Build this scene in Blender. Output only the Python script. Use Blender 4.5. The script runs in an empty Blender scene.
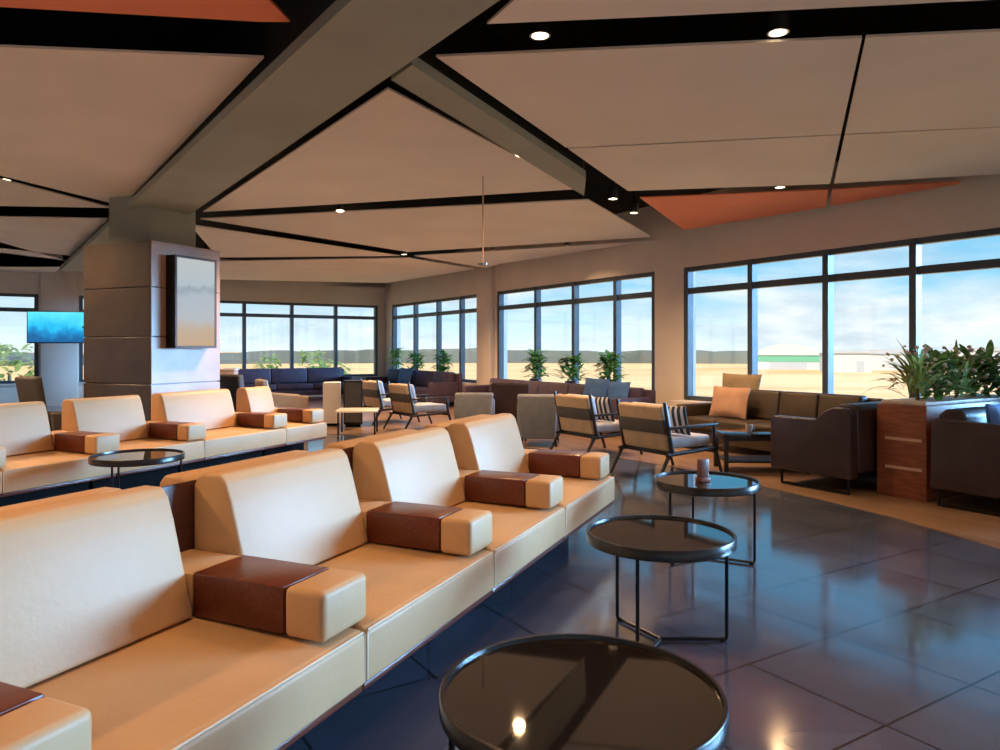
import bpy, bmesh, math, random
from mathutils import Vector, Matrix
random.seed(7)
PI = math.pi
scn = bpy.context.scene
COL = scn.collection
F, CX, HZ, H = 730.0, 500.0, 349.0, 1.35

# ------------------------------------------------------------------ frames of the place
N1 = Vector((.85, .527, 0)).normalized(); D1 = Vector((-.527, .85, 0)).normalized()   # window wall: across, along
RW = math.atan2(N1.y, N1.x)
SA = math.radians(23.67)
DU = Vector((math.sin(SA), math.cos(SA), 0)); NS = Vector((math.cos(SA), -math.sin(SA), 0))  # seat rows: along, out of the front
RU = math.atan2(DU.y, DU.x)
AW, TB = 8.6, 20.4        # window wall distance, back wall distance
ZC = 3.15                 # ceiling panels

def room(a, t, z=0): return N1 * a + D1 * t + Vector((0, 0, z))
def row(u, s, z=0): return DU * u + NS * s + Vector((0, 0, z))
def G(x, y, z):
    Y = F * (H - z) / (y - HZ)
    return Vector(((x - CX) / F * Y, Y, z))
def AT(x, Y, z=0): return Vector(((x - CX) / F * Y, Y, z))

# ------------------------------------------------------------------ materials
MATS = {}
def nodes_of(name):
    m = bpy.data.materials.new(name); m.use_nodes = True
    nt = m.node_tree; return m, nt, nt.nodes['Principled BSDF']
def coords(nt, scale=(1, 1, 1)):
    tc = nt.nodes.new('ShaderNodeTexCoord'); mp = nt.nodes.new('ShaderNodeMapping')
    mp.inputs['Scale'].default_value = scale
    nt.links.new(tc.outputs['Object'], mp.inputs['Vector']); return mp.outputs['Vector']
def ramp(nt, fac, stops):
    r = nt.nodes.new('ShaderNodeValToRGB'); e = r.color_ramp.elements
    e[0].position, e[0].color = stops[0][0], (*stops[0][1], 1)
    e[1].position, e[1].color = stops[-1][0], (*stops[-1][1], 1)
    for p, c in stops[1:-1]:
        k = e.new(p); k.color = (*c, 1)
    nt.links.new(fac, r.inputs['Fac']); return r.outputs['Color']
def noise(nt, vec, scale, detail=3, rough=.5):
    n = nt.nodes.new('ShaderNodeTexNoise'); n.inputs['Scale'].default_value = scale
    n.inputs['Detail'].default_value = detail; n.inputs['Roughness'].default_value = rough
    nt.links.new(vec, n.inputs['Vector']); return n.outputs['Fac']
def bump(nt, b, fac, strength=.1, dist=.01):
    k = nt.nodes.new('ShaderNodeBump'); k.inputs['Strength'].default_value = strength
    k.inputs['Distance'].default_value = dist
    nt.links.new(fac, k.inputs['Height']); nt.links.new(k.outputs['Normal'], b.inputs['Normal'])
def mul(c, k): return tuple(min(1, v * k) for v in c)
def mat(name, c, rough=.5, metal=0, var=.12, scale=6, stretch=(1, 1, 1), bmp=0, bscale=80, ior=1.5, coat=0, bdist=.004):
    if name in MATS: return MATS[name]
    m, nt, b = nodes_of(name)
    v = coords(nt, stretch)
    f = noise(nt, v, scale, 4)
    nt.links.new(ramp(nt, f, [(.3, mul(c, 1 - var)), (.7, mul(c, 1 + var))]), b.inputs['Base Color'])
    b.inputs['Roughness'].default_value = rough; b.inputs['Metallic'].default_value = metal
    b.inputs['IOR'].default_value = ior; b.inputs['Coat Weight'].default_value = coat
    b.inputs['Coat Roughness'].default_value = .08
    if bmp: bump(nt, b, noise(nt, v, bscale, 2), bmp, bdist)
    MATS[name] = m; return m
def emis(name, c, s, pattern=None):
    m, nt, b = nodes_of(name)
    b.inputs['Base Color'].default_value = (.012, .012, .012, 1); b.inputs['Roughness'].default_value = .6; b.inputs['IOR'].default_value = 1.2
    b.inputs['Emission Color'].default_value = (*c, 1); b.inputs['Emission Strength'].default_value = s
    if pattern: nt.links.new(pattern(nt), b.inputs['Emission Color'])
    MATS[name] = m; return m

CREAM = mat('cream_leather', (.59, .345, .168), .5, var=.06, scale=3, bmp=.25, bscale=45, bdist=.003)
PIPE = mat('pale_piping', (.72, .56, .38), .5, var=.05)
WOOD = mat('red_brown_wood', (.13, .029, .013), .32, var=.25, scale=5, stretch=(1.2, 14, 14))
DWOOD = mat('dark_spine_wood', (.075, .02, .012), .4, var=.3, scale=5, stretch=(1.2, 10, 10))
PLWOOD = mat('planter_wood', (.23, .075, .04), .4, var=.3, scale=4, stretch=(10, 1.5, 14))
PLINTH = mat('plinth_black', (.012, .011, .012), .9, ior=1.15)
BLKM = mat('black_metal', (.012, .012, .014), .3, .4, var=.2)
RIM = mat('rim_metal', (.05, .045, .045), .25, .7, var=.1)
BGLASS = mat('black_glass', (.016, .012, .010), .035, var=.1, ior=1.9)
ALU = mat('window_frame_grey', (.07, .09, .11), .4, .2, var=.1)
WALLM = mat('wall_plaster', (.74, .67, .59), .8, var=.04, scale=2, bmp=.1)
PILL = mat('pillar_plaster', (.76, .69, .63), .7, var=.04, scale=2)
DECK = mat('ceiling_void_black', (.006, .005, .005), .9)
PANEL = mat('ceiling_panel_tan', (.75, .68, .63), .75, var=.05, scale=1.2, bmp=.15, bscale=160)
WARMTINT = mat('ceiling_panel_warm_tint', (.80, .24, .12), .75, var=.05, scale=1.2)  # warm panel tint; on the left strip it stands for orange light
BEAM = mat('beam_plaster', (.29, .31, .27), .7, var=.07, scale=1.5, bmp=.1, bscale=60)
LEATH = mat('dark_brown_leather', (.036, .022, .026), .38, var=.2, scale=4, bmp=.2, bscale=60)
MAUVE = mat('mauve_brown_fabric', (.070, .046, .082), .6, var=.2, scale=6, bmp=.3, bscale=120)
BROWNS = mat('brown_banquette', (.050, .034, .022), .55, var=.2, scale=5, bmp=.2, bscale=90)
GREYF = mat('grey_fabric', (.19, .21, .25), .7, var=.12, scale=8, bmp=.3, bscale=140)
DGREY = mat('charcoal_fabric', (.06, .056, .056), .7, var=.15, scale=8, bmp=.3, bscale=140)
LGREY = mat('pale_grey_fabric', (.45, .45, .48), .7, var=.08, scale=8, bmp=.3, bscale=140)
BEIGE = mat('beige_fabric', (.40, .30, .21), .7, var=.1, scale=8, bmp=.3, bscale=140)
BLUEF = mat('blue_cushion', (.05, .15, .42), .65, var=.15, scale=8, bmp=.3, bscale=140)
PINKF = mat('salmon_cushion', (.42, .25, .18), .7, var=.1, scale=8, bmp=.3, bscale=140)
TANF = mat('olive_tan_cushion', (.25, .19, .12), .7, var=.1, scale=8, bmp=.3, bscale=140)
FRAMEW = mat('black_stained_wood', (.018, .014, .015), .4, var=.3, scale=6)
STONE = mat('white_stone', (.62, .56, .52), .5, var=.1, scale=10)
def leafy(name, c, tr):
    m = mat(name, c, .5, var=.5, scale=9); nt = m.node_tree; b = nt.nodes['Principled BSDF']; o = nt.nodes['Material Output']
    t = nt.nodes.new('ShaderNodeBsdfTranslucent'); t.inputs['Color'].default_value = (*tr, 1); mx = nt.nodes.new('ShaderNodeMixShader'); mx.inputs['Fac'].default_value = .55
    nt.links.new(b.outputs[0], mx.inputs[1]); nt.links.new(t.outputs[0], mx.inputs[2]); nt.links.new(mx.outputs[0], o.inputs['Surface']); return m
GREEN = leafy('leaf_green', (.085, .16, .04), (.16, .30, .06)); GREEN2 = leafy('leaf_pale_green', (.20, .27, .10), (.30, .40, .12))
FLOWER = leafy('cream_flower', (.80, .62, .48), (.85, .66, .50))
POT = mat('pot_brown', (.10, .06, .045), .6)
STEM = mat('plant_stem', (.12, .09, .04), .7)
CHROME = mat('brushed_steel', (.55, .55, .56), .25, 1, var=.05)
WHITE = mat('white_laminate', (.78, .72, .70), .35, var=.03)
INLAY = mat('pale_inlay', (.55, .38, .30), .35, var=.05)
SCRN = mat('dark_screen_glass', (.02, .02, .022), .05, var=.05, ior=2.2)
BRNWOOD = mat('brown_holder_wood', (.16, .06, .035), .4, var=.3, scale=12)

def floor_tiles():
    m, nt, b = nodes_of('slate_tiles')
    tc = nt.nodes.new('ShaderNodeTexCoord'); mp = nt.nodes.new('ShaderNodeMapping')
    mp.inputs['Location'].default_value = (-.155, -.296, 0)
    nt.links.new(tc.outputs['Object'], mp.inputs['Vector'])
    br = nt.nodes.new('ShaderNodeTexBrick'); br.offset = 0; br.squash = 1
    br.inputs['Scale'].default_value = 1; br.inputs['Brick Width'].default_value = .6; br.inputs['Row Height'].default_value = .6
    br.inputs['Mortar Size'].default_value = .006; br.inputs['Mortar Smooth'].default_value = .2
    br.inputs['Color1'].default_value = (.080, .098, .155, 1); br.inputs['Color2'].default_value = (.098, .112, .165, 1)
    br.inputs['Mortar'].default_value = (.02, .018, .02, 1)
    nt.links.new(mp.outputs['Vector'], br.inputs['Vector'])
    n = noise(nt, mp.outputs['Vector'], 2.2, 2, .5)
    mx = nt.nodes.new('ShaderNodeMix'); mx.data_type = 'RGBA'; mx.blend_type = 'MULTIPLY'; mx.inputs['Factor'].default_value = .7
    nt.links.new(br.outputs['Color'], mx.inputs['A'])
    nt.links.new(ramp(nt, n, [(.3, (.6, .6, .62)), (.7, (1, 1, 1))]), mx.inputs['B'])
    nt.links.new(mx.outputs['Result'], b.inputs['Base Color'])
    nt.links.new(ramp(nt, n, [(.3, (.08,) * 3), (.75, (.17,) * 3)]), b.inputs['Roughness'])
    b.inputs['IOR'].default_value = 2.6
    bump(nt, b, br.outputs['Fac'], -.25, .003)
    return m
def floor_timber():
    m, nt, b = nodes_of('timber_floor')
    tc = nt.nodes.new('ShaderNodeTexCoord'); mp = nt.nodes.new('ShaderNodeMapping')
    mp.inputs['Rotation'].default_value = (0, 0, PI / 2)
    nt.links.new(tc.outputs['Object'], mp.inputs['Vector'])
    br = nt.nodes.new('ShaderNodeTexBrick'); br.offset = .4
    br.inputs['Scale'].default_value = 1; br.inputs['Brick Width'].default_value = 1.2; br.inputs['Row Height'].default_value = .12
    br.inputs['Mortar Size'].default_value = .002
    br.inputs['Color1'].default_value = (.30, .19, .125, 1); br.inputs['Color2'].default_value = (.23, .14, .09, 1)
    br.inputs['Mortar'].default_value = (.08, .04, .025, 1)
    nt.links.new(mp.outputs['Vector'], br.inputs['Vector'])
    nt.links.new(br.outputs['Color'], b.inputs['Base Color']); b.inputs['Roughness'].default_value = .3
    return m
def cladding():
    m, nt, b = nodes_of('column_cladding')
    v = coords(nt, (1, 1, 1))
    n = noise(nt, v, 4, 6, .65)
    nt.links.new(ramp(nt, n, [(.3, (.036, .027, .022)), (.7, (.064, .049, .041))]), b.inputs['Base Color'])
    b.inputs['Roughness'].default_value = .38; b.inputs['IOR'].default_value = 1.8
    return m
def glass():
    m = bpy.data.materials.new('window_glass'); m.use_nodes = True; nt = m.node_tree; nt.nodes.clear()
    o = nt.nodes.new('ShaderNodeOutputMaterial'); mx = nt.nodes.new('ShaderNodeMixShader'); t = nt.nodes.new('ShaderNodeBsdfTransparent')
    g = nt.nodes.new('ShaderNodeBsdfGlossy'); g.inputs['Roughness'].default_value = .02
    t.inputs['Color'].default_value = (.94, .97, .97, 1); mx.inputs['Fac'].default_value = .05
    nt.links.new(t.outputs[0], mx.inputs[1]); nt.links.new(g.outputs[0], mx.inputs[2]); nt.links.new(mx.outputs[0], o.inputs['Surface'])
    return m
def tv_picture(nt):
    tc = nt.nodes.new('ShaderNodeTexCoord'); sp = nt.nodes.new('ShaderNodeSeparateXYZ')
    nt.links.new(tc.outputs['Object'], sp.inputs[0])
    n = noise(nt, tc.outputs['Object'], 6, 4)
    a = nt.nodes.new('ShaderNodeMath'); a.operation = 'MULTIPLY_ADD'; a.inputs[1].default_value = .35; a.inputs[2].default_value = .32
    nt.links.new(n, a.inputs[0])
    s = nt.nodes.new('ShaderNodeMath'); s.operation = 'ADD'
    nt.links.new(a.outputs[0], s.inputs[0]); nt.links.new(sp.outputs['Z'], s.inputs[1])
    return ramp(nt, s.outputs[0], [(.36, (.0, .10, .28)), (.45, (.0, .22, .50)), (.5, (.01, .42, .72)), (.72, (.10, .68, .85))])
def stripes():
    m, nt, b = nodes_of('striped_pillow')
    tc = nt.nodes.new('ShaderNodeTexCoord'); w = nt.nodes.new('ShaderNodeTexWave')
    w.inputs['Scale'].default_value = 5; nt.links.new(tc.outputs['Object'], w.inputs['Vector'])
    nt.links.new(ramp(nt, w.outputs['Fac'], [(.55, (.02, .02, .022)), (.65, (.6, .55, .5))]), b.inputs['Base Color'])
    b.inputs['Roughness'].default_value = .7
    return m
def ground_mat():
    m, nt, b = nodes_of('dry_airfield_grass')
    v = coords(nt, (1, 1, 1))
    n1 = noise(nt, v, .02, 5, .6)
    n2 = noise(nt, coords(nt, (.004, .05, 1)), 1, 4)
    mx = nt.nodes.new('ShaderNodeMix'); mx.data_type = 'RGBA'; mx.inputs['Factor'].default_value = .5
    nt.links.new(ramp(nt, n1, [(.35, (.64, .29, .08)), (.65, (.74, .38, .12))]), mx.inputs['A'])
    nt.links.new(ramp(nt, n2, [(.4, (.50, .26, .09)), (.5, (.68, .46, .24)), (.62, (.58, .30, .10))]), mx.inputs['B'])
    nt.links.new(mx.outputs['Result'], b.inputs['Base Color']); b.inputs['Roughness'].default_value = .9
    return m
TILE, TIMBER, CLAD, GLASS, STRIPE, GROUND = floor_tiles(), floor_timber(), cladding(), glass(), stripes(), ground_mat()
TVPIC = emis('tv_picture', (0, .4, .8), 1.0, tv_picture)
def display_reflection(nt):
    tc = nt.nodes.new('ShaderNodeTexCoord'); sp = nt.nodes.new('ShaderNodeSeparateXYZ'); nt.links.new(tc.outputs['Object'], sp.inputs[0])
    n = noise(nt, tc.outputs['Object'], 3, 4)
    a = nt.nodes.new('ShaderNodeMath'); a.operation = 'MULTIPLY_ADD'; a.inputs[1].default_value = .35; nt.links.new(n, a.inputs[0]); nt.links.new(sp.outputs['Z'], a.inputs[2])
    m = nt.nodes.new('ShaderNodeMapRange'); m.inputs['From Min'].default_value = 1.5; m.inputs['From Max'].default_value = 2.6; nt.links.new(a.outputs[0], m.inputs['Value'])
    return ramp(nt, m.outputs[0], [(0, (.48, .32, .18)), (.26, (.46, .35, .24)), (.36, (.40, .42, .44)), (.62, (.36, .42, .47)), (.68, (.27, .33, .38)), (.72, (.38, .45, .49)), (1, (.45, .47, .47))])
DISP = emis('display_reflection', (.5, .5, .5), .8, display_reflection)  # window reflection on the screen put in as a glowing gradient
LAMPG = emis('downlight_glow', (1, .78, .45), 9)

# ------------------------------------------------------------------ mesh helpers
def merge(bm, t, M=None):
    if M is not None: bmesh.ops.transform(t, matrix=M, verts=t.verts)
    me = bpy.data.meshes.new('tmp'); t.to_mesh(me); t.free(); bm.from_mesh(me); bpy.data.meshes.remove(me)
def rbox(bm, x0, x1, y0, y1, z0, z1, r=0, seg=2, M=None):
    t = bmesh.new(); bmesh.ops.create_cube(t, size=1)
    for v in t.verts:
        v.co = Vector(((x0 + x1) / 2 + v.co.x * (x1 - x0), (y0 + y1) / 2 + v.co.y * (y1 - y0), (z0 + z1) / 2 + v.co.z * (z1 - z0)))
    if r: bmesh.ops.bevel(t, geom=t.edges[:], offset=r, segments=seg, profile=.5, affect='EDGES')
    merge(bm, t, M); return bm
def prism(bm, pts, lo, hi, axis='x', r=0, seg=2, M=None):
    t = bmesh.new()
    def P(p, k): return {'x': (k, p[0], p[1]), 'y': (p[0], k, p[1]), 'z': (p[0], p[1], k)}[axis]
    a = [t.verts.new(P(p, lo)) for p in pts]; b = [t.verts.new(P(p, hi)) for p in pts]
    n = len(pts)
    t.faces.new(a); t.faces.new(b[::-1])
    for i in range(n): t.faces.new((a[i], b[i], b[(i + 1) % n], a[(i + 1) % n]))
    bmesh.ops.recalc_face_normals(t, faces=t.faces)
    if r: bmesh.ops.bevel(t, geom=t.edges[:], offset=r, segments=seg, profile=.5, affect='EDGES', clamp_overlap=True)
    merge(bm, t, M); return bm
def tube(bm, pts, r, n=8):
    pts = [Vector(p) for p in pts]; rings = []; up = None
    for i, p in enumerate(pts):
        d = (pts[min(i + 1, len(pts) - 1)] - pts[max(i - 1, 0)]).normalized()
        if up is None: up = d.orthogonal().normalized()
        up = (up - d * up.dot(d)).normalized(); sd = d.cross(up)
        rr = r[i] if isinstance(r, (list, tuple)) else r
        rings.append([bm.verts.new(p + (up * math.cos(2 * PI * k / n) + sd * math.sin(2 * PI * k / n)) * rr) for k in range(n)])
    for a, b in zip(rings, rings[1:]):
        for k in range(n): bm.faces.new((a[k], a[(k + 1) % n], b[(k + 1) % n], b[k]))
    bm.faces.new(rings[0][::-1]); bm.faces.new(rings[-1]); return bm
def lathe(bm, prof, n=48, c=(0, 0)):
    rings = []
    for r, z in prof:
        rings.append([bm.verts.new((c[0], c[1], z))] if r < 1e-6 else [bm.verts.new((c[0] + r * math.cos(2 * PI * k / n), c[1] + r * math.sin(2 * PI * k / n), z)) for k in range(n)])
    for a, b in zip(rings, rings[1:]):
        for k in range(n):
            q = [a[k % len(a)], a[(k + 1) % len(a)], b[(k + 1) % len(b)], b[k % len(b)]]
            u = []
            for v in q:
                if v not in u: u.append(v)
            if len(u) > 2: bm.faces.new(u)
    bmesh.ops.recalc_face_normals(bm, faces=bm.faces); return bm
def pillow(bm, w, h, d, M=None, cuts=9):
    t = bmesh.new(); bmesh.ops.create_cube(t, size=2)
    bmesh.ops.subdivide_edges(t, edges=t.edges[:], cuts=cuts, use_grid_fill=True)
    for v in t.verts:
        x, y, z = v.co
        k = max(0, (1 - abs(x) ** 3.5) * (1 - abs(z) ** 3.5)) ** .5
        pinch = 1 - .06 * (1 - abs(x * z))
        v.co = Vector((x * w / 2 * pinch, y * d / 2 * (.12 + .88 * k), z * h / 2 * pinch))
    merge(bm, t, M); return bm
def obj(name, bm, m, parent=None, loc=(0, 0, 0), rz=0, smooth=True):
    me = bpy.data.meshes.new(name); bm.to_mesh(me); bm.free(); me.materials.append(m)
    if smooth:
        me.polygons.foreach_set('use_smooth', [True] * len(me.polygons)); me.set_sharp_from_angle(angle=math.radians(38))
    o = bpy.data.objects.new(name, me); COL.objects.link(o); o.parent = parent; o.location = loc; o.rotation_euler = (0, 0, rz)
    return o
def tag(o, label, cat, group=None):
    o['label'] = label; o['category'] = cat
    if group: o['group'] = group
    return o
def thing(name, label, cat, loc, rz=0, group=None):
    o = bpy.data.objects.new(name, None); COL.objects.link(o); o.location = loc; o.rotation_euler = (0, 0, rz); o.empty_display_size = .1
    return tag(o, label, cat, group)
def struct(o): o['kind'] = 'structure'; return o
def B(*a, **k): return rbox(bmesh.new(), *a, **k)

# ------------------------------------------------------------------ room shell (local x = across, y = along the window wall)
A0, T0 = -13.0, -6.5
fl = struct(obj('floor', B(A0, AW + .25, T0, TB + .25, -.2, 0), TILE, rz=RW))
pts = [G(1120, 590, 0), G(1000, 549, 0), G(900, 519.5, 0), G(830, 502, 0), G(770, 488, 0), G(725, 478, 0), G(680, 468.5, 0), G(640, 461, 0), G(590, 454, 0), G(520, 447, 0), G(440, 440, 0), G(330, 434, 0)]
loc = [(p.dot(N1), p.dot(D1)) for p in pts]
loc = [(AW - .01, loc[0][1])] + loc + [(loc[-1][0], TB - .01), (AW - .01, TB - .01)]
struct(obj('floor_timber', prism(bmesh.new(), loc, -.02, .004, 'z'), TIMBER, rz=RW))

ZS, ZT, ZTR = .54, 2.645, 2.27
WT = .28
def wall_along(name, spans, plane, lo, hi, axis, side):
    """a wall with window openings: spans are (from, to) along the wall; sill, lintel band and piers between"""
    bm = bmesh.new()
    def bx(p, q, z0, z1):
        if axis == 'y': rbox(bm, plane, plane + WT, p, q, z0, z1)
        else: rbox(bm, p, q, plane, plane + WT, z0, z1)
    bx(lo, hi, 0, ZS); bx(lo, hi, ZT, 3.75)
    edges = [lo] + [e for s in sorted(spans) for e in s] + [hi]
    for k in range(0, len(edges), 2): bx(edges[k], edges[k + 1], ZS, ZT)
    return struct(obj(name, bm, WALLM, rz=RW))
WR = [(8.33, 3.58), (14.0, 8.98), (19.9, 14.85), (3.2, -1.55), (-1.95, -6.0)]
WR = [(min(s), max(s)) for s in WR]
wall_along('wall_right', WR, AW, T0, TB + WT, 'y', 1)
WB = [(AW - 7.95, AW - .23), (AW - 16.5, AW - 8.78)]
wall_along('wall_back', WB, TB, A0, AW + WT, 'x', 1)
struct(obj('wall_left', B(A0 - WT, A0, T0, TB + WT, 0, 3.75), WALLM, rz=RW))
wall_along('wall_front', [(-9.5, -4.5), (-3.5, 1.5), (2.5, 7.8)], T0 - WT, A0, AW + WT, 'x', 1)
win_n = [0]
def window(axis, plane, lo, hi, mull):
    win_n[0] += 1
    w = bpy.data.objects.new('window_%d' % win_n[0], None); COL.objects.link(w); struct(w); w.rotation_euler = (0, 0, RW)
    bm = bmesh.new(); g = bmesh.new()
    y0, y1 = plane + .03, plane + .13
    def bx(b, p, q, z0, z1, a=y0, c=y1):
        if axis == 'y': rbox(b, a, c, p, q, z0, z1)
        else: rbox(b, p, q, a, c, z0, z1)
    k = .042
    bx(bm, lo, hi, ZS, ZS + .07); bx(bm, lo, hi, ZT - .07, ZT); bx(bm, lo, hi, ZTR - .047, ZTR + .047)
    for m in [lo + k, hi - k] + list(mull): bx(bm, m - k, m + k, ZS, ZT, y0 - .02)
    bx(g, lo + .02, hi - .02, ZS + .02, ZT - .02, plane + .075, plane + .083)
    obj('frame', bm, ALU, w); gl = obj('glass', g, GLASS, w)
    s = bmesh.new()
    if axis == 'y': rbox(s, plane - .30, plane + .28, lo, hi, ZS - .03, ZS + .004)
    else: rbox(s, lo, hi, plane - .10, plane + .28, ZS - .03, ZS + .004)
    obj('sill', s, PILL, w)
window('y', AW, 3.58, 8.33, [7.05, 5.85, 4.72])
window('y', AW, 8.98, 14.0, [10.0, 11.22, 12.5])
window('y', AW, 14.85, 19.9, [15.75, 17.0, 18.4])
window('y', AW, -1.55, 3.2, [-.35, .85, 2.05])
window('y', AW, -6.0, -1.95, [-4.6, -3.3])
window('x', TB, AW - 7.95, AW - .23, [AW - q for q in (1.51, 2.78, 4.07, 5.34, 6.62)])
window('x', TB, AW - 16.5, AW - 8.78, [AW - q for q in (10.05, 11.33, 12.6, 13.9, 15.2)])
for lo, hi in [(-9.5, -4.5), (-3.5, 1.5), (2.5, 7.8)]:
    window('x', T0 - WT + .1, lo, hi, [lo + (hi - lo) * q for q in (.25, .5, .75)])
struct(obj('pillar_1', B(AW - .12, AW, 14.1, 14.72, 0, 3.7, r=.01), PILL, rz=RW))
struct(obj('pillar_2', B(AW - 8.74, AW - 7.98, TB - .1, TB, 0, 3.7, r=.01), PILL, rz=RW))

# ceiling: black deck with hung panels
ceil = struct(obj('ceiling', B(A0, AW + .25, T0, TB + .25, 3.75, 3.9), DECK, rz=RW))
def clip(poly):
    for nv, lim in ((N1, AW - .01), (-N1, -A0 - .01), (D1, TB - .01), (-D1, -T0 - .01)):
        out = []
        for i, p in enumerate(poly):
            q = poly[(i + 1) % len(poly)]; dp, dq = p.dot(nv) - lim, q.dot(nv) - lim
            if dp <= 0: out.append(p)
            if dp * dq < 0: out.append(p + (q - p) * (dp / (dp - dq)))
        poly = out
    return poly
def panel(px, m=PANEL, z=ZC, th=.016, world=False):
    poly = [Vector((p[0], p[1], 0)) for p in px] if world else [G(x, y, z) for x, y in px]
    poly = clip([Vector((p.x, p.y, 0)) for p in poly])
    o = obj('panel', prism(bmesh.new(), [(p.x, p.y) for p in poly], z, z + th, 'z'), m, ceil, smooth=False)
    o.rotation_euler = (0, 0, -RW)
    return o
panel([(-260, 34), (0, 47), (264, 58), (123, 206), (22, 181), (-260, 112)])                  # big panel before the column
panel([(-260, -6), (0, 7), (262, 22), (290, 22), (240, -30), (-260, -60)], WARMTINT)            # strip with warm orange light painted into its colour
panel([(-260, 119), (18, 184), (113, 208), (0, 206), (-260, 204)])
panel([(-260, 216), (0, 217), (109, 219), (72, 256), (0, 248), (-260, 236)])
panel([(-200, 242), (0, 252.5), (66, 260.5), (40, 290), (-60, 289), (-200, 280)])
panel([(203, 212), (388, 89), (580, 189), (340, 204)])                                      # triangle after the column
panel([(436, 57), (862, 38), (841, 134), (566, 147.6)])
panel([(568, 148.9), (840.8, 135.2), (830, 184), (628, 191)])                                       # big panel, two boards
panel([(866, 37.5), (1250, 20), (1250, 114.5), (845, 133.8)])
panel([(844.8, 135), (1250, 115.7), (1250, 160), (950, 177), (834, 183.5)])
panel([(640, 198), (828, 190), (826, 207), (684, 230)], WARMTINT)
panel([(832, 190), (960, 182), (960, 184), (830, 206)], WARMTINT)
panel([(487, 24), (660, 16.5), (961, 1.5), (1250, -14), (1250, -60), (560, -40)])            # next bay toward the viewer
panel([(200, 219), (588, 200), (652, 237), (408, 252)])
panel([(190, 225), (400, 256), (218, 257.5)])
panel([(190, 262), (408, 258), (474, 269), (388, 283), (190, 279)])
panel([(190, 283), (386, 287.5), (384, 291), (190, 289)])
panel([(414, 256), (640, 242), (658, 240), (500, 264), (486, 268)])
panel([(-9, -6), (-1.2, -6), (-1.2, 2.2), (-9, 2.2)], world=True)
panel([(-1.0, -6), (9, -6), (9, 2.5), (-1.0, 2.5)], world=True)
panel([(-18, 3), (-7, 3), (-9, 16), (-18, 16)], world=True)

def beam(name, corners, z0, z1):
    c = sum(corners, Vector()) / len(corners)
    o = struct(obj(name, prism(bmesh.new(), [(p.x, p.y) for p in corners], z0, z0 + .07, 'z'), BEAM, smooth=False))
    ins = [c + (p - c) * .97 for p in corners]; w_ = (corners[0] - corners[-1]).normalized() * .05; e_ = (corners[1] - corners[0]).normalized() * .03
    ins = [corners[0] - w_ + e_, corners[1] - w_ - e_, corners[2] + w_ - e_, corners[3] + w_ + e_]
    obj('core', prism(bmesh.new(), [(p.x, p.y) for p in ins], z0 + .07, z1, 'z'), DECK, o, smooth=False)
    return o
zb = 3.0
l0, l1 = G(133, 203, zb), G(330, 20, zb); r0, r1 = G(192, 213, zb), G(500, 0, zb)
def ext(a, b, k): return a + (b - a) * k
beam('beam_1', [ext(l0, l1, -1.55), ext(l0, l1, 1.62), ext(r0, r1, 1.45), ext(r0, r1, -1.25)], zb, 3.74)
za = 3.06
p0, p1, p2, p3 = G(391, 80, za), G(412, 65, za), G(586, 178, za), G(584, 196, za)
beam('beam_2', [p0, p1, p2, p3], za, 3.74)

# ------------------------------------------------------------------ clad column with shaft
cu0, cu1, cs0, cs1 = 5.93, 6.96, -7.98, -6.89
col = bpy.data.objects.new('column', None); COL.objects.link(col); struct(col)
col.location = row((cu0 + cu1) / 2, (cs0 + cs1) / 2); col.rotation_euler = (0, 0, RU)
hw, hd = (cu1 - cu0) / 2, (cs1 - cs0) / 2
bm = bmesh.new(); zz = [.0, .42, .95, 1.49, 2.05, 2.58]
for a, b in zip(zz, zz[1:]): rbox(bm, -hw, hw, -hd, hd, a + .006, b - .006, r=.004, seg=1)
rbox(bm, -hw + .02, hw - .02, -hd + .02, hd - .02, 0, 2.57)
obj('cladding', bm, CLAD, col)
PALE = mat('pale_facing', (.42, .28, .20), .4, var=.14, scale=2.5, ior=1.6)  # facing slabs on one side, paler than the dark cladding
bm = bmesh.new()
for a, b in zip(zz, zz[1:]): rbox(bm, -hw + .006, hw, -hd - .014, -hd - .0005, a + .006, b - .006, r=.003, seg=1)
obj('pale_slabs', bm, PALE, col)
obj('shaft', B(-.34, .34, -.34, .34, 2.57, 3.74, r=.01), BEAM, col)

# portrait screen on the window side of the column
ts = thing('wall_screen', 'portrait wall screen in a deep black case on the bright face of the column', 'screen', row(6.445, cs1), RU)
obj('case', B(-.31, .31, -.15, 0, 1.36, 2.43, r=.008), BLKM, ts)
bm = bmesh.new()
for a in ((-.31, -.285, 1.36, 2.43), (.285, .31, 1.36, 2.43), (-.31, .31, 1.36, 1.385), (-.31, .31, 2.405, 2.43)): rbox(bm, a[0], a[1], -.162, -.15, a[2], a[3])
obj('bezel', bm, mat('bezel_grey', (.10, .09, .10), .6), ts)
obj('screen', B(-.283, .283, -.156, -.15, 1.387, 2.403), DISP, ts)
# television on an arm behind the column
tvc = AT(58, 9.0); tva = math.radians(-17)
tv = thing('television', 'small television with a bright blue picture beside the column', 'television', (tvc.x, tvc.y, 1.62), math.radians(14))
obj('case', B(-.345, .345, 0, .05, -.2, .2, r=.01), BLKM, tv)
obj('screen', B(-.33, .33, -.006, 0, -.185, .185), TVPIC, tv)
inv = Matrix.Rotation(-math.radians(14), 3, 'Z')
e = inv @ (row(6.25, cs0 + .01, 1.62) - Vector((tvc.x, tvc.y, 1.62)))
obj('mount_arm', tube(bmesh.new(), [(.05, .05, 0), (.15, .1, 0), e], .018), BLKM, tv)

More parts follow.
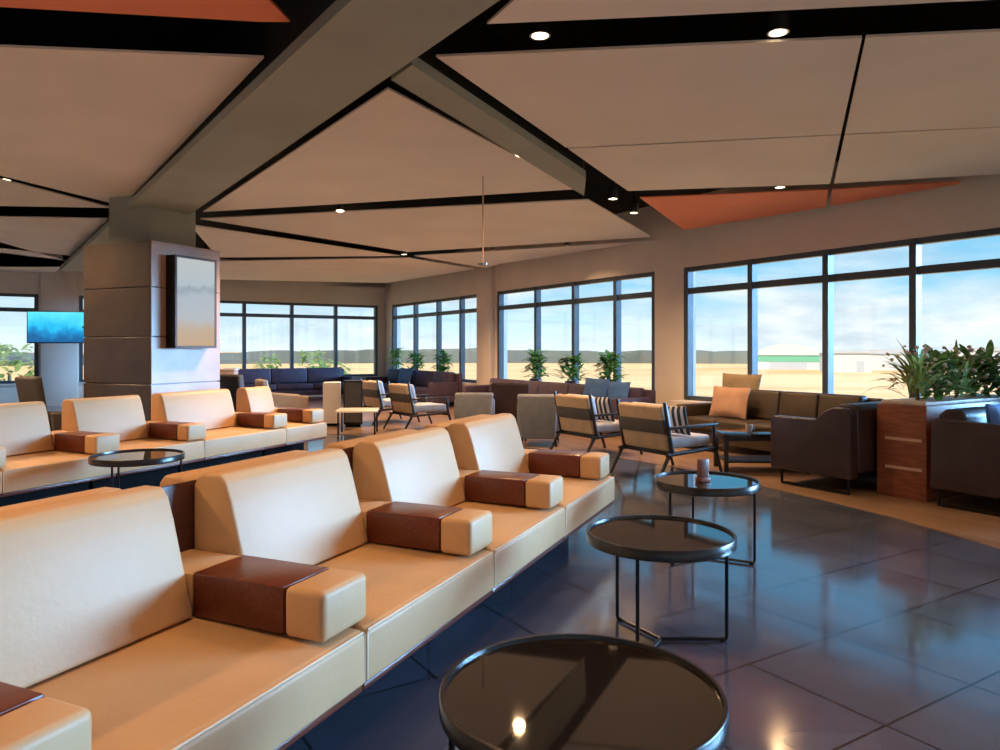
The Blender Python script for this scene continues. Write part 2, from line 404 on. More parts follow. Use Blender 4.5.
# ------------------------------------------------------------------ seat rows (local x along the row, y toward the back)
def seat(L, label, loc, rz, group, ash=0, dz=0):
    t = thing('sofa_module', label, 'sofa', loc, rz, group)
    e = .004
    obj('base', B(.02, L - .02, .34, .74, 0, .235), PLINTH, t)
    obj('wood_trim', B(e, L - e, .012, .80, .236, .2605, r=.003), WOOD, t)
    bm = bmesh.new()
    prism(bm, [(0, .262), (0, .425), (.02, .438), (.55, .455), (.82, .455), (.82, .262)], e, L - e, 'x', r=.012, seg=3)
    sc = obj('seat_cushion', bm, CREAM, t)
    pp = bmesh.new(); tube(pp, [(e + .004, .003, .27), (e + .004, .0025, .42), (e + .010, .006, .4315), (L - e - .010, .006, .4315), (L - e - .004, .0025, .42), (L - e - .004, .003, .27)], .0042, 6)
    obj('piping', pp, PIPE, sc)
    b0, b1 = .06, L - .19 + ash
    bm = bmesh.new()
    prism(bm, [(.545, .462), (.635, .78 + dz), (.662, .857 + dz), (.69, .885 + dz), (.77, .885 + dz), (.80, .87 + dz), (.82, .835 + dz), (.82, .462)], b0, b1, 'x', r=.014, seg=3)
    obj('backrest', bm, CREAM, t)
    a0, a1 = L - .183 + ash, L + .053 + ash
    obj('armrest_table', B(a0, a1, .187, .565, .458, .605, r=.006), WOOD, t)
    bm = bmesh.new(); rbox(bm, a0 - .002, a1 + .002, .03, .185, .449, .607, r=.022, seg=4)
    obj('armrest_pad', bm, CREAM, t)
    obj('filler_pad', B(a0, a1, .568, .82, .458, .60, r=.01), CREAM, t)
    return t
SF1 = -1.35
U1 = [0, 1.0, 2.0, 3.02, 4.03, 5.13]
lab1 = ['cream leather seat at the cut-off end of the front row, before the first wooden armrest',
        'widest-looking cream leather seat, front row, between the first and second wooden armrests',
        'cream leather front-row seat between the second and third wooden armrests',
        'cream leather front-row seat between the third and fourth wooden armrests',
        'cream leather end seat closing the front row beside the armchairs']
for k in range(5):
    seat(U1[k + 1] - U1[k], lab1[k], row(U1[k], SF1), RU, 'cream seats of the front row', -.07 if k == 4 else 0)
lab1b = ['rear cream seat backing onto the widest-looking front-row seat, facing the column', 'rear cream seat back to back with the second full seat of the front row',
         'rear cream seat back to back with the third full seat of the front row', 'rear cream seat back to back with the end seat of the front row']
for k in range(4):
    seat(U1[k + 2] - U1[k + 1], lab1b[k], row(U1[k + 2] - .13, SF1 - .82 - .018 - .82), RU + PI, 'cream seats back to back with the front row', 0, -.02)
sp = tag(obj('spine_panel', B(0.3, 4.85, .823, .835, 0, .852, r=.004), DWOOD, None, row(0, SF1), RU), 'dark wooden spine panel between the backs of the front seat row', 'panel')
SF2 = -5.62
U2 = [2.55, 3.52, 4.50, 5.49, 6.71, 7.46]
lab2 = ['cream second-row seat cut off by the picture edge', 'cream second-row seat before the dark round table',
        'cream second-row seat directly in front of the column', 'cream second-row seat below the portrait screen',
        'short cream end seat of the second row, past the column']
for k in range(5):
    seat(U2[k + 1] - U2[k], lab2[k], row(U2[k], SF2), RU, 'cream seats of the second row', -.07 if k == 4 else 0)

# ------------------------------------------------------------------ round tables
def round_table(label, c, ang, R=.345, Ht=.5, group='round side tables'):
    t = thing('side_table', label, 'table', c, ang, group)
    bm = bmesh.new()
    lathe(bm, [(R - .014, Ht - .012), (R - .012, Ht), (R - .003, Ht), (R, Ht - .004), (R, Ht - .046), (R - .004, Ht - .05), (R - .02, Ht - .05), (R - .02, Ht - .02)], 64)
    obj('rim', bm, RIM, t)
    obj('glass_top', lathe(bmesh.new(), [(0, Ht - .03), (R - .0142, Ht - .03), (R - .0142, Ht - .012), (0, Ht - .012)], 64), BGLASS, t)
    for k in range(3):
        q = 2 * PI * k / 3; x, y = math.cos(q), math.sin(q); r = R - .03
        obj('leg', tube(bmesh.new(), [(r * x, r * y, Ht - .04), (r * x, r * y, .03), (r * x, r * y, .018)], .0085), BLKM, t)
        obj('foot_bar', tube(bmesh.new(), [(r * x, r * y, .012), (r * .5 * x, r * .5 * y, .012), (0, 0, .012)], .0085), BLKM, t)
        obj('glide', lathe(bmesh.new(), [(0, 0), (.013, 0), (.013, .01), (0, .01)], 12, ((r - .02) * x, (r - .02) * y)), PLINTH, t)
    return t
c1 = G(581, 688, .5); round_table('largest-looking black glass round table, close beside the widest cream seat', (c1.x, c1.y, 0), 1.0, .355)
c2 = G(660, 531, .51); round_table('black glass round table standing between the largest round table and the one with the holder', (c2.x, c2.y, 0), 0.0, .338, .51)
c3 = G(705.5, 479, .51); round_table('black glass round table carrying a small brown holder', (c3.x, c3.y, 0), PI / 2, .335, .51)
c4 = G(129, 453.5, .5); c4 = c4 + NS * .1; round_table('dark round table before the second cream row', (c4.x, c4.y, 0), .4, .35)
hp = G(703, 480, .51)
th = thing('menu_holder', 'small brown wooden holder block on the third round table', 'holder', (hp.x, hp.y, .499), .5)
obj('block', B(-.04, .04, -.03, .03, 0, .03, r=.004), BRNWOOD, th)
obj('upright', B(-.036, .036, -.018, .018, .03, .145, r=.004), BRNWOOD, th)

# ------------------------------------------------------------------ armchairs with dark frame
def lounge_chair(label, p, face):
    """face: heading in degrees to the right of the viewing direction; local +y is forward"""
    t = thing('lounge_armchair', label, 'armchair', (p.x, p.y, p.z if p.z else .004), -math.radians(face), 'dark framed lounge armchairs')
    obj('seat_cushion', B(-.28, .28, -.26, .36, .30, .42, r=.035, seg=3), LGREY, t)
    M = Matrix.Translation((0, -.27, .34)) @ Matrix.Rotation(math.radians(14), 4, 'X')
    obj('backrest', rbox(bmesh.new(), -.33, .33, -.07, .02, -.04, .44, r=.025, seg=3, M=M), BEIGE, t)
    obj('back_band', rbox(bmesh.new(), -.335, .335, -.078, .0, .15, .30, r=.008, M=M), DGREY, t)
    obj('inner_cushion', rbox(bmesh.new(), -.27, .27, .022, .12, .09, .42, r=.04, seg=3, M=M), LGREY, t)
    bm = bmesh.new(); rbox(bm, -.36, .36, -.30, -.25, .24, .30, r=.006); rbox(bm, -.36, .36, .30, .35, .24, .295, r=.006)
    obj('rail', bm, FRAMEW, t)
    for s in (-1, 1):
        x = s * .36
        obj('leg', tube(bmesh.new(), [(x, -.50, 0), (x, -.34, .26)], [.016, .022], 8), FRAMEW, t)
        obj('leg', tube(bmesh.new(), [(x, .44, 0), (x, .33, .30), (x, .31, .53)], [.016, .022, .02], 8), FRAMEW, t)
        obj('side_rail', tube(bmesh.new(), [(x, -.38, .26), (x, .34, .29)], .022, 8), FRAMEW, t)
        obj('back_post', tube(bmesh.new(), [(x, -.30, .27), (x, -.35, .5), (x, -.41, .80)], [.024, .022, .018], 8), FRAMEW, t)
        obj('arm', prism(bmesh.new(), [(-.36, .52), (.34, .53), (.36, .55), (.34, .555), (-.36, .545)], x - .03, x + .03, 'x', r=.004), FRAMEW, t)
    return t
chB = AT(668, 7.95); lounge_chair('lounge armchair with beige banded back, beside the table with the holder', chB, 58)
chA = AT(597, 9.4); lounge_chair('lounge armchair with beige banded back, between the grey tub chair and its twin', chA, 58)
chC = AT(420, 12.3); lounge_chair('lounge armchair with black posts, facing the distant mauve sofa with blue cushion', chC, 55)
chD = AT(389, 13.5); lounge_chair('lounge armchair with black posts, beside the black cabinet', chD, 55)
def cushion(label, m, p, w, h, d, rz, tilt=0, name='cushion', group=None):
    M = Matrix.Rotation(tilt, 4, 'X')
    return tag(obj(name, pillow(bmesh.new(), w, h, d, M), m, None, p, rz), label, 'cushion', group)
def chair_pillow(c, label):
    f = -math.radians(58); R = Matrix.Rotation(f, 3, 'Z')
    q = Vector((c.x, c.y, 0)) + R @ Vector((.06, -.01, .585))
    cushion(label, STRIPE, q, .40, .33, .10, f + .25, math.radians(20))
chair_pillow(chB, 'black and white striped pillow on the armchair beside the holder table')
chair_pillow(chA, 'black and white striped pillow on the armchair next to the grey tub chair')

# ------------------------------------------------------------------ sofas along the walls
def sofa(name, label, cat, loc, rz, W, D, mback, hb=.75, hs=.42, arm=.14, ha=.58, seats=2, group=None, feet=True, mseat=None):
    """local x along the sofa, y toward the back; front edge at y = 0"""
    t = thing(name, label, cat, loc, rz, group); mseat = mseat or mback
    obj('base', B(0, W, .04, D, .10, .26, r=.01), mback, t)
    for k in range(seats):
        w = (W - 2 * arm) / seats
        obj('seat_cushion', B(arm + k * w + .004, arm + (k + 1) * w - .004, 0, D - .2, .262, hs, r=.035, seg=3), mseat, t)
        obj('back_cushion', prism(bmesh.new(), [(D - .30, hs + .004), (D - .245, hb), (D - .10, hb), (D - .10, hs + .004)], arm + k * w + .004, arm + (k + 1) * w - .004, 'x', r=.03, seg=3), mback, t)
    obj('back_panel', B(0, W, D - .095, D, .262, hb - .03, r=.02, seg=3), mback, t)
    for x in (0, W - arm):
        if arm > .03: obj('armrest', B(x, x + arm, .0, D - .1, .262, ha, r=.03, seg=3), mback, t)
    for x in (.08, W - .08):
        for y in (.10, D - .08): obj('leg', tube(bmesh.new(), [(x, y, 0), (x, y, .11)], [.014, .02]), BLKM, t)
    return t
RS = RW + PI / 2      # along the window wall; local y then points out of the room at -N1 ... so flip
def wall_sofa(label, t0, W, back=AW - .33, **k):
    # local x along -D1, y toward +N1
    p = room(back - k.get('D', .85), t0); p.z = .004
    kk = dict(name='sofa', cat='sofa', D=.85, mback=MAUVE, group=None); kk.update(k)
    return sofa(label=label, loc=p, rz=math.atan2(-D1.y, -D1.x), W=W, **kk)
wall_sofa('long brown sofa under the widest window, with the salmon cushion', 7.35, 2.5, mback=BROWNS, seats=4, hb=.80)
wall_sofa('mauve sofa under the middle window, below three potted plants', 13.5, 4.9, seats=5, hb=.72)
wall_sofa('mauve sofa near the far corner, under the window with two plants', 19.0, 4.0, seats=4, hb=.80)
pb = room(AW - .9, TB - .2 - .85); pb = room(AW - 5.6, TB - .25 - .85); pb.z = .004
sofa('sofa', 'low mauve sofa against the end window wall', 'sofa', pb, RW, 4.2, .85, MAUVE, seats=4, hb=.82)
# the sofas' cushions
def on_wall_sofa(t, z, w, h, label, m, depth=.48, rz=0):
    p = room(AW - .33 - depth + .03, t, z); return cushion(label, m, p, w, h, .13, math.atan2(-D1.y, -D1.x) + rz, -math.radians(14))
on_wall_sofa(6.72, .635, .62, .42, 'salmon pink cushion leaning on the long brown sofa', PINKF, .50)
p = room(AW - .40, 7.5, .80); cushion('olive tan cushion propped on top behind the salmon one', TANF, room(AW - .49, 6.80, .83), .66, .36, .12, math.atan2(-D1.y, -D1.x), -math.radians(10))
on_wall_sofa(9.55, .645, .62, .44, 'blue cushion on the mauve sofa behind the beige armchairs', BLUEF, .50)
on_wall_sofa(8.98, .63, .42, .40, 'smaller blue cushion at the end of the middle mauve sofa', BLUEF, .50, .2)
on_wall_sofa(17.2, .65, .75, .44, 'blue cushion on the mauve sofa near the far corner', BLUEF, .50)

def tub_chair(label, c, face, m, hb=.74, w=.66, name='tub_chair', group='upholstered tub chairs'):
    t = thing(name, label, 'armchair', (c.x, c.y, c.z if c.z else .004), -math.radians(face), group)
    M = Matrix.Translation((0, -.24, .12)) @ Matrix.Rotation(math.radians(10), 4, 'X')
    bm = bmesh.new(); prism(bm, [(-w * .42, 0), (w * .42, 0), (w * .5, hb - .12), (-w * .5, hb - .12)], -.08, .03, 'y', r=.03, seg=3, M=M)
    obj('backrest', bm, m, t)
    obj('seat', B(-w * .4, w * .4, -.2, .36, .16, .42, r=.04, seg=3), m, t)
    for s in (-1, 1): obj('armrest', prism(bmesh.new(), [(-.24, .14), (.34, .14), (.34, .54), (-.28, .60)], s * w * .45 - .045, s * w * .45 + .045, 'x', r=.025, seg=3), m, t)
    for x in (-.22, .22):
        for y in (-.2, .28): obj('leg', tube(bmesh.new(), [(x * 1.1, y * 1.1, 0), (x, y, .17)], [.012, .02]), BLKM, t)
    return t
tub_chair('grey tub chair directly past the end of the front cream row', AT(540, 10.3), 8, GREYF, .74, .56)
tub_chair('pale grey tub chair beyond the front cream row, at the wall pillar', AT(475, 11.3), 0, GREYF, .70, .58)
tub_chair('dark brown tub chair tucked before the middle mauve sofa', AT(511, 12.05), 4, LEATH, .82, .62)
tub_chair('charcoal tub chair with flared back behind the short end seat', AT(250, 10.2), 25, DGREY, 1.02, .5)
tub_chair('charcoal tub chair with flared back under the television', AT(66, 8.9), 35, DGREY, 1.04, .5)
tub_chair('charcoal tub chair at the end window, cut off by the picture edge', AT(-4, 9.4), 30, DGREY, 1.10, .5)
# white sideboard behind the short end seat
sb = AT(225, 11.4)
t = thing('side_cabinet', 'small beige cabinet beside the flared charcoal chair', 'cabinet', (sb.x, sb.y, 0), .2)
obj('body', B(-.17, .17, -.2, .2, .06, 1.02, r=.01), INLAY, t); obj('top', B(-.19, .19, -.22, .22, 1.02, 1.05, r=.005), WHITE, t); obj('plinth', B(-.15, .15, -.18, .18, 0, .06), PLINTH, t)

# black and white cabinet pair and white table by the far chairs
k = AT(332, 12.9)
t = thing('kiosk_cabinet', 'pinkish white upright cabinet beside the black one', 'cabinet', (k.x, k.y, .004), .2)
obj('body', B(-.15, .15, -.2, .2, .05, .76, r=.01), WHITE, t); obj('plinth', B(-.13, .13, -.17, .17, 0, .05), PLINTH, t)
k = AT(353, 12.7)
t = thing('speaker_cabinet', 'black upright cabinet between the white cabinet and the armchairs', 'cabinet', (k.x, k.y, .004), .2)
obj('body', B(-.16, .16, -.18, .18, .05, .80, r=.01), BLKM, t); obj('front_cloth', B(-.14, .14, -.188, -.181, .09, .77), DGREY, t); obj('plinth', B(-.13, .13, -.15, .15, 0, .05), PLINTH, t)
k = AT(358, 11.6)
t = thing('low_table', 'low white-topped table before the black cabinet', 'table', (k.x, k.y, .004), .1)
obj('top', B(-.32, .32, -.3, .3, .36, .39, r=.006), WHITE, t)
for x in (-.28, .28):
    for y in (-.26, .26): obj('leg', tube(bmesh.new(), [(x, y, 0), (x, y, .37)], .014), BLKM, t)
k = AT(312, 14.2)
t = thing('low_table', 'low dark table in front of the end-wall sofa', 'table', (k.x, k.y, .004), .5)
obj('top', B(-.5, .5, -.3, .3, .38, .43, r=.006), FRAMEW, t)
for x in (-.44, .44):
    for y in (-.26, .26): obj('leg', tube(bmesh.new(), [(x, y, 0), (x, y, .39)], .016), BLKM, t)
tub_chair('cream and brown patterned tub chair past the short end seat', AT(284, 12.6), 60, BEIGE, .84, .6)

# glass coffee table before the brown sofa
ct = AT(760, 8.12)
t = thing('coffee_table', 'low dark coffee table with glossy top before the long brown sofa', 'table', (ct.x, ct.y, .004), -.05)
obj('top', B(-.47, .47, -.27, .27, .40, .43, r=.004), BGLASS, t)
obj('apron', B(-.45, .45, -.25, .25, .35, .398, r=.004), FRAMEW, t)
obj('shelf', B(-.42, .42, -.23, .23, .11, .13, r=.004), FRAMEW, t)
for x in (-.43, .43):
    for y in (-.23, .23): obj('leg', B(x - .022, x + .022, y - .022, y + .022, 0, .36, r=.003), FRAMEW, t)
# small cup on the coffee table
cp = Vector((ct.x - .12, ct.y, .434))
t = thing('cup', 'small grey cup on the low dark coffee table', 'cup', cp)
obj('bowl', lathe(bmesh.new(), [(0, 0), (.026, 0), (.036, .03), (.04, .075), (.036, .075), (.032, .03), (0, .006)], 20), LGREY, t)
obj('handle', tube(bmesh.new(), [(.036, 0, .06), (.058, 0, .055), (.06, 0, .03), (.033, 0, .02)], .005, 6), LGREY, t)

# ------------------------------------------------------------------ leather armchairs on sled bases, planter between
def leather_chair(label, loc, rz, W, flat):
    """local y from front (0) to back (D), x across; the arm nearest the aisle is at x = 0"""
    D = .88
    t = thing('leather_armchair', label, 'armchair', loc, rz, 'dark leather armchairs at the planter')
    for x in (0, W - .12):
        obj('armrest', prism(bmesh.new(), [(0, .15), (0, .715), (.02, .735), (.50, .74), (.60, .745), (.68, .75), (.82, .75), (.86, .71), (.87, .15)] if flat else [(0, .15), (0, .655), (.02, .675), (.50, .675), (.60, .76), (.68, .80), (.80, .80), (.86, .74), (.87, .15)], x, x + .12, 'x', r=.018, seg=3), LEATH, t)
    obj('seat_cushion', B(.124, W - .124, .0, .62, .2, .43, r=.035, seg=3), LEATH, t)
    obj('backrest', prism(bmesh.new(), [(.60, .2), (.64, .78), (.68, .83), (.80, .83), (.86, .78), (.88, .2)], .124, W - .124, 'x', r=.02, seg=3), LEATH, t)
    obj('frame', B(.124, W - .124, .03, .85, .14, .2), PLINTH, t)
    for x in (.05, W - .05):
        obj('sled_base', tube(bmesh.new(), [(x, .10, .16), (x, .10, .03), (x, .10, .012), (x, .12, .012), (x, .80, .012), (x, .82, .012), (x, .82, .03), (x, .82, .16)], .014), BLKM, t)
    return t
# faces +D1: local y (front->back) points along -D1, local x across the room along +N1  => rotate so y -> -D1 would need mirrored x; use x -> -N1
pl = room(6.22 + 1.2, 4.84); pl.z = .004
leather_chair('dark leather armchair backing onto the wooden planter, facing the low coffee table', pl, math.atan2(-N1.y, -N1.x), 1.2, 0)
pr = room(6.45, 2.52); pr.z = .004
leather_chair('dark leather armchair on the other side of the planter, cut off by the picture edge', pr, RW, 1.5, 1)
cushion('blue cushion added for the blue reflection on the cut-off leather armchair', BLUEF, room(6.86, 2.97, .668), .52, .46, .13, RW, -.2)  # added cushion shape; its blue stands for a reflection on the chair back
# planter
PT0, PT1, PA0, PA1 = 3.47, 3.92, 6.55, 8.4
t = thing('planter', 'tall wooden planter with pale inlay lines between the leather armchairs', 'planter', room((PA0 + PA1) / 2, (PT0 + PT1) / 2, .004), RW)
w2, d2 = (PA1 - PA0) / 2, (PT1 - PT0) / 2
obj('box', B(-w2, w2, -d2, d2, 0, .84, r=.006), PLWOOD, t)
obj('inlay_strip', B(-w2 - .004, -w2 + .01, -d2 + .04, d2 - .08, .52, .545), INLAY, t)
obj('inlay_strip', B(-w2 - .004, -w2 + .01, -d2 + .04, d2 - .08, .26, .285), INLAY, t)
obj('stone_top', B(-w2 + .03, w2 - .03, -d2 + .02, d2 - .02, .84, .875, r=.01), STONE, t)

# ------------------------------------------------------------------ plants
def leaf(bm, base, az, ln, w, lift, droop, seg=5):
    o = Vector((math.cos(az), math.sin(az), 0)); sd = Vector((-o.y, o.x, 0)); prev = None
    p = Vector(base); el = lift
    for i in range(seg + 1):
        f = i / seg; ww = w * (math.sin(PI * min(.97, .12 + .86 * f)) ** .8)
        a, b, c = bm.verts.new(p - sd * ww / 2), bm.verts.new(p + Vector((0, 0, -.12 * ww))), bm.verts.new(p + sd * ww / 2)
        if prev: bm.faces.new((prev[0], prev[1], b, a)); bm.faces.new((prev[1], prev[2], c, b))
        prev = (a, b, c); p = p + (o * math.cos(el) + Vector((0, 0, math.sin(el)))) * ln / seg; el -= droop / seg
def bushy(name, label, p, hgt, spread, group, pot=True, nl=90, flowers=0, spiky=False, m=GREEN, rnd=0):
    rg = random.Random(rnd)
    t = thing(name, label, 'plant', p, rg.random() * 6, group)
    z0 = 0
    if pot:
        z0 = .2; obj('pot', lathe(bmesh.new(), [(0, 0), (.10, 0), (.13, .19), (.13, .2), (.115, .2), (.11, .18), (0, .18)], 20), POT, t)
    st = bmesh.new(); bm = bmesh.new()
    for k in range(3 if not spiky else 2):
        a = rg.random() * 6.3; top = Vector((math.cos(a) * spread * .25, math.sin(a) * spread * .25, z0 + hgt * rg.uniform(.6, .85)))
        tube(st, [(0.02 * k, 0, z0 - .02), (top.x * .4, top.y * .4, z0 + hgt * .35), top], [.012, .009, .005], 6)
    obj('stem', st, STEM, t)
    for k in range(nl):
        f = rg.random() ** .8; a = rg.random() * 6.3; r = rg.random() * spread * .28 * (1.1 - f * .5)
        b = (math.cos(a) * r, math.sin(a) * r, z0 + f * hgt * (.8 if not spiky else .35))
        if spiky: leaf(bm, b, a + rg.uniform(-.4, .4), rg.uniform(.5, 1) * hgt * .75, .035, rg.uniform(.5, 1.5), rg.uniform(.3, 1.7), 6)
        else: leaf(bm, b, a + rg.uniform(-.6, .6), spread * rg.uniform(.22, .45), spread * .13, rg.uniform(-.1, 1.1), rg.uniform(.4, 1.5), 4)
    obj('leaves', bm, m, t)
    if flowers:
        fb = bmesh.new()
        for k in range(flowers):
            a = rg.random() * 6.3; r = rg.random() * spread * .5; c = Vector((math.cos(a) * r, math.sin(a) * r, z0 + hgt * rg.uniform(.2, .8)))
            t_ = bmesh.new(); bmesh.ops.create_icosphere(t_, subdivisions=1, radius=rg.uniform(.012, .024)); merge(fb, t_, Matrix.Translation(c) @ Matrix.Diagonal((1, 1, .8, 1)))
        obj('blossoms', fb, FLOWER, t)
    return t
for k, (tt, lab, hg) in enumerate([(12.25, 'potted plant at the far end of the middle sill, behind the mauve sofa', .62), (11.05, 'potted plant in the middle of the three on the sill', .56), (9.95, 'potted plant on the sill nearest the wide pillar, behind the blue cushions', .62)]):
    bushy('potted_plant', lab, room(AW - .15, tt, ZS + .004), hg, .62, 'potted plants on the middle window sill', True, 120, rnd=k + 3)
for k, (tt, lab, hg) in enumerate([(16.35, 'potted plant on the far sill beside the wall pillar', .62), (17.9, 'potted plant on the far sill, farther from the wall pillar', .56), (19.3, 'pale green plant in the far corner of the room', .72)]):
    bushy('potted_plant', lab, room(AW - .15, tt, ZS + .004), hg, .6, 'potted plants on the far window sill', True, 110, m=GREEN2 if k == 2 else GREEN, rnd=k + 13)
for k, (aa, lab, sp_, fl_) in enumerate([(6.8, 'grassy plant with pale blossoms at the open end of the wooden planter', True, 55), (7.15, 'leafy cream-flowered plant second along the wooden planter', False, 60), (7.5, 'spiky plant in the middle of the wooden planter', True, 40), (7.85, 'leafy flowering plant past the spiky middle one in the planter', False, 60), (8.15, 'dark leafy plant at the window end of the wooden planter', False, 14)]):
    bushy('planter_plant', lab, room(aa, 3.69, .88), .62 if sp_ else .48, .55, 'plants growing in the wooden planter', False, 70 if sp_ else 110, fl_, sp_, GREEN2 if sp_ else GREEN, rnd=k + 31)

# ------------------------------------------------------------------ ceiling spotlights in the black gaps
WARM = (1, .60, .29)
def downlight(label, p, tilt=0, power=60, size=115):
    t = thing('downlight', label, 'ceiling light', p, 0, 'round downlights in the ceiling gaps')
    obj('housing', lathe(bmesh.new(), [(.05, .0), (.062, .0), (.062, .13), (.03, .15), (0, .15), (0, .145), (.05, .12)], 24), CHROME, t)
    obj('lens', lathe(bmesh.new(), [(0, .015), (.049, .015), (.049, .03), (0, .03)], 24), LAMPG, t)
    obj('stem', tube(bmesh.new(), [(0, 0, .14), (0, 0, 3.75 - p.z)], .012), BLKM, t)
    l = bpy.data.lights.new('lamp', 'SPOT'); l.energy = power; l.color = WARM; l.spot_size = math.radians(size); l.spot_blend = .8; l.shadow_soft_size = .05
    lo = bpy.data.objects.new('lamp', l); COL.objects.link(lo); lo.parent = t; lo.location = (0, 0, -.02)
    return t
WIDE = 140
for x, y, pw, lab in [(340, 210.5, 500, 'glowing downlight at the middle of the dark gap after the column'), (519, 154, 110, 'downlight glowing at the edge of the slanted second beam'),
                  (613, 199, 200, 'upper of the two downlights where the slanted gap narrows'), (634, 213, 200, 'lower of the two downlights where the slanted gap narrows'),
                  (778, 33, 30, 'downlight with wide glow in the broad black gap above the large panel'), (540, 36, 60, 'silver ringed downlight in the broad black gap beside the main beam'),
                  (5, 180, 380, 'downlight in the slanted gap before the column, at the picture edge'), (780, 187.5, 40, 'downlight in the thin gap between tan and warm-tinted panels'),
                  (568, 246, 110, 'small downlight above the wall pillar'), (404, 254.5, 600, 'small downlight where the far gaps cross'), (206, 257.5, 500, 'small downlight just past the column under the far panels')]:
    downlight(lab, G(x, y, ZC + .02), power=pw, size=WIDE)
for qx, qy, pw in [(-3.9, 2.6, 300), (-1.1, 2.2, 60), (1.3, 2.75, 35), (3.4, 2.8, 60), (-1.1, -1, 45), (5.2, 2.6, 160), (-6, 2.6, 300), (4.5, -2, 260), (-5, -2, 520), (1.5, -4.5, 160), (-6.6, 6, 380), (-6.8, 9, 420)]:  # unseen downlights added to brighten the room and ceiling
    downlight('added warm downlight outside the picture, brightening the hall', Vector((qx, qy, ZC + .02 if qy > 2.4 else ZC - .06)), power=pw, size=WIDE)
# thin rod hanging from the ceiling
rp = AT(483, 7.6)
t = thing('hanging_rod', 'thin pale rod hanging from the ceiling in front of the wall pillar', 'rod', (rp.x, rp.y, 2.22))
obj('rod', tube(bmesh.new(), [(0, 0, 0), (0, 0, ZC - 2.22)], .008), INLAY, t)
obj('rose', lathe(bmesh.new(), [(0, .0), (.05, .0), (.05, .02), (0, .02)], 20), CHROME, t)

# ------------------------------------------------------------------ outdoors
ZG = -5.0
struct(obj('ground', B(-900, 900, -200, 1600, ZG - 1, ZG), GROUND, smooth=False))
HILL = mat('hill_green', (.15, .17, .16), .95, var=.3, scale=.02)
def hills(R, h0, h1, seed, name):
    rg = random.Random(seed); bm = bmesh.new(); top = []; n = 160
    a = [rg.uniform(0, 6) for _ in range(6)]
    prev = None
    for i in range(n + 1):
        th_ = -1.2 + 2.4 * i / n; s = sum(math.sin(th_ * f + a[j]) / (j + 1) for j, f in enumerate((5, 11, 23, 47, 91, 170)))
        h = h0 + (h1 - h0) * (.5 + .22 * s); x, y = R * math.sin(th_), R * math.cos(th_)
        q = [bm.verts.new((x, y, ZG)), bm.verts.new((x, y, ZG + h)), bm.verts.new((x * 1.08, y * 1.08, ZG + h * .9)), bm.verts.new((x * 1.1, y * 1.1, ZG))]
        if prev:
            for j in range(3): bm.faces.new((prev[j], prev[j + 1], q[j + 1], q[j]))
        prev = q
    return struct(obj(name, bm, HILL))
hills(330, 3.4, 7.2, 3, 'hills')
ROOFW = mat('hangar_white', (.56, .56, .55), .5, var=.03); GRNM = mat('hangar_green', (.16, .42, .26), .5, var=.1); BGREY = mat('shed_grey', (.45, .46, .48), .6, var=.1)
def hangar(x, Y, W, D, hw_, hr):
    p = AT(x, Y); t = thing('hangar', 'white hangar with curved roof and green band across the airfield', 'building', (p.x, p.y, ZG), -.35)
    obj('wall', B(-W / 2, W / 2, 0, D, 0, hw_), ROOFW, t); obj('band', B(-W / 2 - .1, W / 2 + .1, -.1, D + .1, hw_ * .55, hw_), GRNM, t)
    pts_ = [(W / 2 * math.cos(PI * i / 16) * 1.02, hw_ + hr * math.sin(PI * i / 16)) for i in range(17)]
    obj('roof', prism(bmesh.new(), pts_, -.3, D + .3, 'y'), ROOFW, t)
    obj('door', B(-W * .3, W * .3, -.15, 0, 0, hw_ * .5), BGREY, t)
hangar(788, 225, 18, 22, 4.4, 3.6)
def shed(label, x, Y, W, D, h, rf):
    p = AT(x, Y); t = thing('airport_building', label, 'building', (p.x, p.y, ZG), -.2, 'low buildings across the airfield')
    obj('wall', B(-W / 2, W / 2, 0, D, 0, h), ROOFW, t); obj('roof', prism(bmesh.new(), [(-W / 2 - .3, h), (W / 2 + .3, h), (W / 2 * .8, h + rf), (-W / 2 * .8, h + rf)], -.3, D + .3, 'y'), BGREY, t)
    obj('door', B(W * .15, W * .32, -.15, 0, 0, h * .6), BGREY, t)
shed('low white building with grey roof next to the hangar', 850, 195, 11, 10, 5.2, .8)
shed('longer white building with grey roof farther from the hangar', 888, 215, 13, 12, 4.9, 1.4)
shed('pale building seen over the planter blossoms', 985, 205, 20, 14, 5.8, 1.0)
def tree(label, p, h, r, seed):
    rg = random.Random(seed)
    t = thing('tree', label, 'tree', p, 0, 'trees outside the end windows')
    obj('trunk', tube(bmesh.new(), [(0, 0, 0), (.1, 0, h * .4), (0, .1, h * .8)], [.22, .16, .07], 8), STEM, t)
    bm = bmesh.new()
    for k in range(260):
        a, b = rg.random() * 6.3, rg.uniform(-1, 1); rr = r * rg.uniform(.35, 1) * math.sqrt(1 - b * b * .8)
        leaf(bm, (math.cos(a) * rr, math.sin(a) * rr, h * .72 + b * h * .28), rg.random() * 6.3, r * .4, r * .2, rg.uniform(-.5, 1), 1, 3)
    obj('foliage', bm, GREEN2, t)
for x, Y, h, r, lab in [(268, 42, 6.4, 1.3, 'slim tree outside the end window nearest the column'), (312, 46, 6.6, 1.5, 'tree outside the middle of the end window'), (8, 34, 7.0, 1.8, 'tree outside the end window at the picture edge'), (330, 60, 5.6, 2.4, 'low bushy tree farther out beyond the end window')]:
    tree(lab, AT(x, Y, ZG), h * .93, r * .8, int(x))

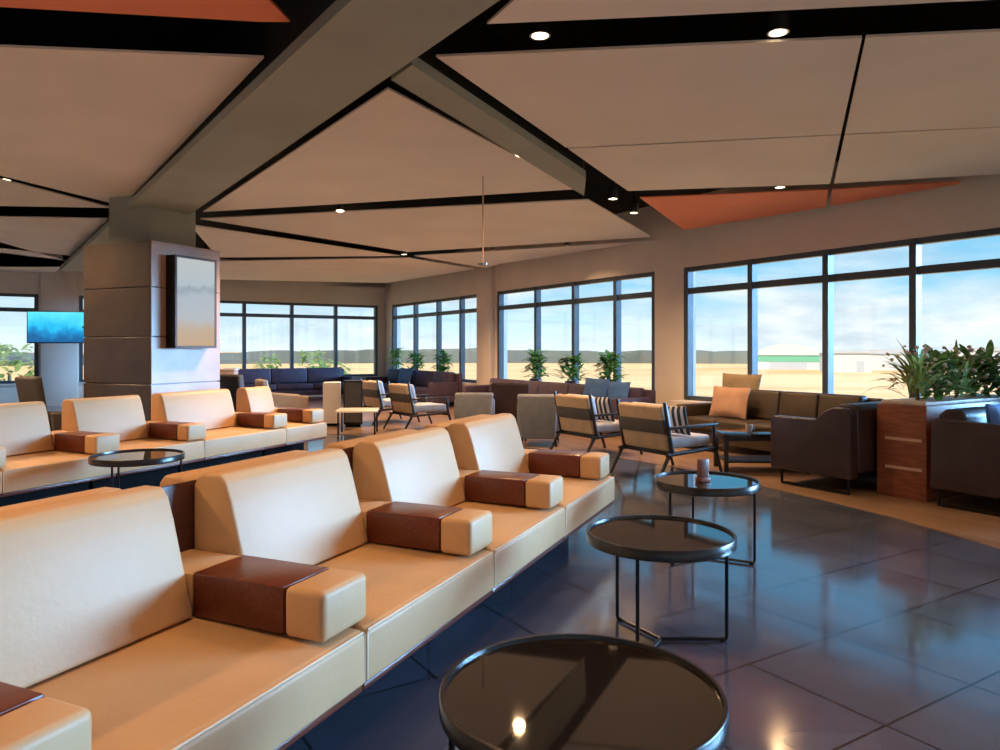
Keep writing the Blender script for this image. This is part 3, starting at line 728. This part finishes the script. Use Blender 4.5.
# ------------------------------------------------------------------ light: sky, soft daylight from the window side, camera
w = bpy.data.worlds.new('sky'); scn.world = w; w.use_nodes = True; nt = w.node_tree; bg = nt.nodes['Background']
tc = nt.nodes.new('ShaderNodeTexCoord'); sep = nt.nodes.new('ShaderNodeSeparateXYZ'); nt.links.new(tc.outputs['Generated'], sep.inputs[0])
base = ramp(nt, sep.outputs['Z'], [(0, (.80, .91, .93)), (.05, (.46, .72, .88)), (.13, (.12, .52, .84)), (.5, (.10, .35, .72))])
mp = nt.nodes.new('ShaderNodeMapping'); mp.inputs['Scale'].default_value = (1, 1, 3.6); nt.links.new(tc.outputs['Generated'], mp.inputs['Vector'])
n = noise(nt, mp.outputs['Vector'], 3.6, 7, .55)
cl = nt.nodes.new('ShaderNodeMapRange'); cl.inputs['From Min'].default_value = .44; cl.inputs['From Max'].default_value = .62; nt.links.new(n, cl.inputs['Value'])
hz = nt.nodes.new('ShaderNodeMapRange'); hz.inputs['From Min'].default_value = .17; hz.inputs['From Max'].default_value = .08; nt.links.new(sep.outputs['Z'], hz.inputs['Value'])
mm = nt.nodes.new('ShaderNodeMath'); mm.operation = 'MULTIPLY'; nt.links.new(cl.outputs[0], mm.inputs[0]); nt.links.new(hz.outputs[0], mm.inputs[1])
n2 = noise(nt, mp.outputs['Vector'], 9, 5, .6)
cc = ramp(nt, n2, [(.35, (.56, .66, .76)), (.6, (.92, .93, .95))])
mx = nt.nodes.new('ShaderNodeMix'); mx.data_type = 'RGBA'; nt.links.new(mm.outputs[0], mx.inputs['Factor']); nt.links.new(base, mx.inputs['A']); nt.links.new(cc, mx.inputs['B'])
nt.links.new(mx.outputs['Result'], bg.inputs['Color']); bg.inputs['Strength'].default_value = .95

def sun(name, toward, energy, color, angle):
    l = bpy.data.lights.new(name, 'SUN'); l.energy = energy; l.color = color; l.angle = math.radians(angle)
    o = bpy.data.objects.new(name, l); COL.objects.link(o); o.rotation_euler = Vector(toward).to_track_quat('Z', 'Y').to_euler(); return o
el = math.radians(5)
sun('daylight', (.97 * math.cos(el), .24 * math.cos(el), math.sin(el)), 8.6, (.40, .85, 1.48), 26)
sun('sun', (-.35, -.5, .8), 5.6, (1, .93, .82), 1)

cam = bpy.data.cameras.new('camera'); co = bpy.data.objects.new('camera', cam); COL.objects.link(co)
co.location = (0, 0, H); co.rotation_euler = (PI / 2, 0, 0); cam.sensor_width = 36; cam.lens = 36 * F / 1000; cam.shift_y = -(375 - HZ) / 1000
cam.clip_start = .05; cam.clip_end = 3000
scn.camera = co
vs = scn.view_settings; vs.view_transform = 'Standard'; vs.look = 'None'; vs.exposure = .5; vs.gamma = 1; vs.use_curve_mapping = False
scn.cycles.use_denoising = True; scn.cycles.max_bounces = 10; scn.cycles.diffuse_bounces = 6; scn.cycles.transparent_max_bounces = 16
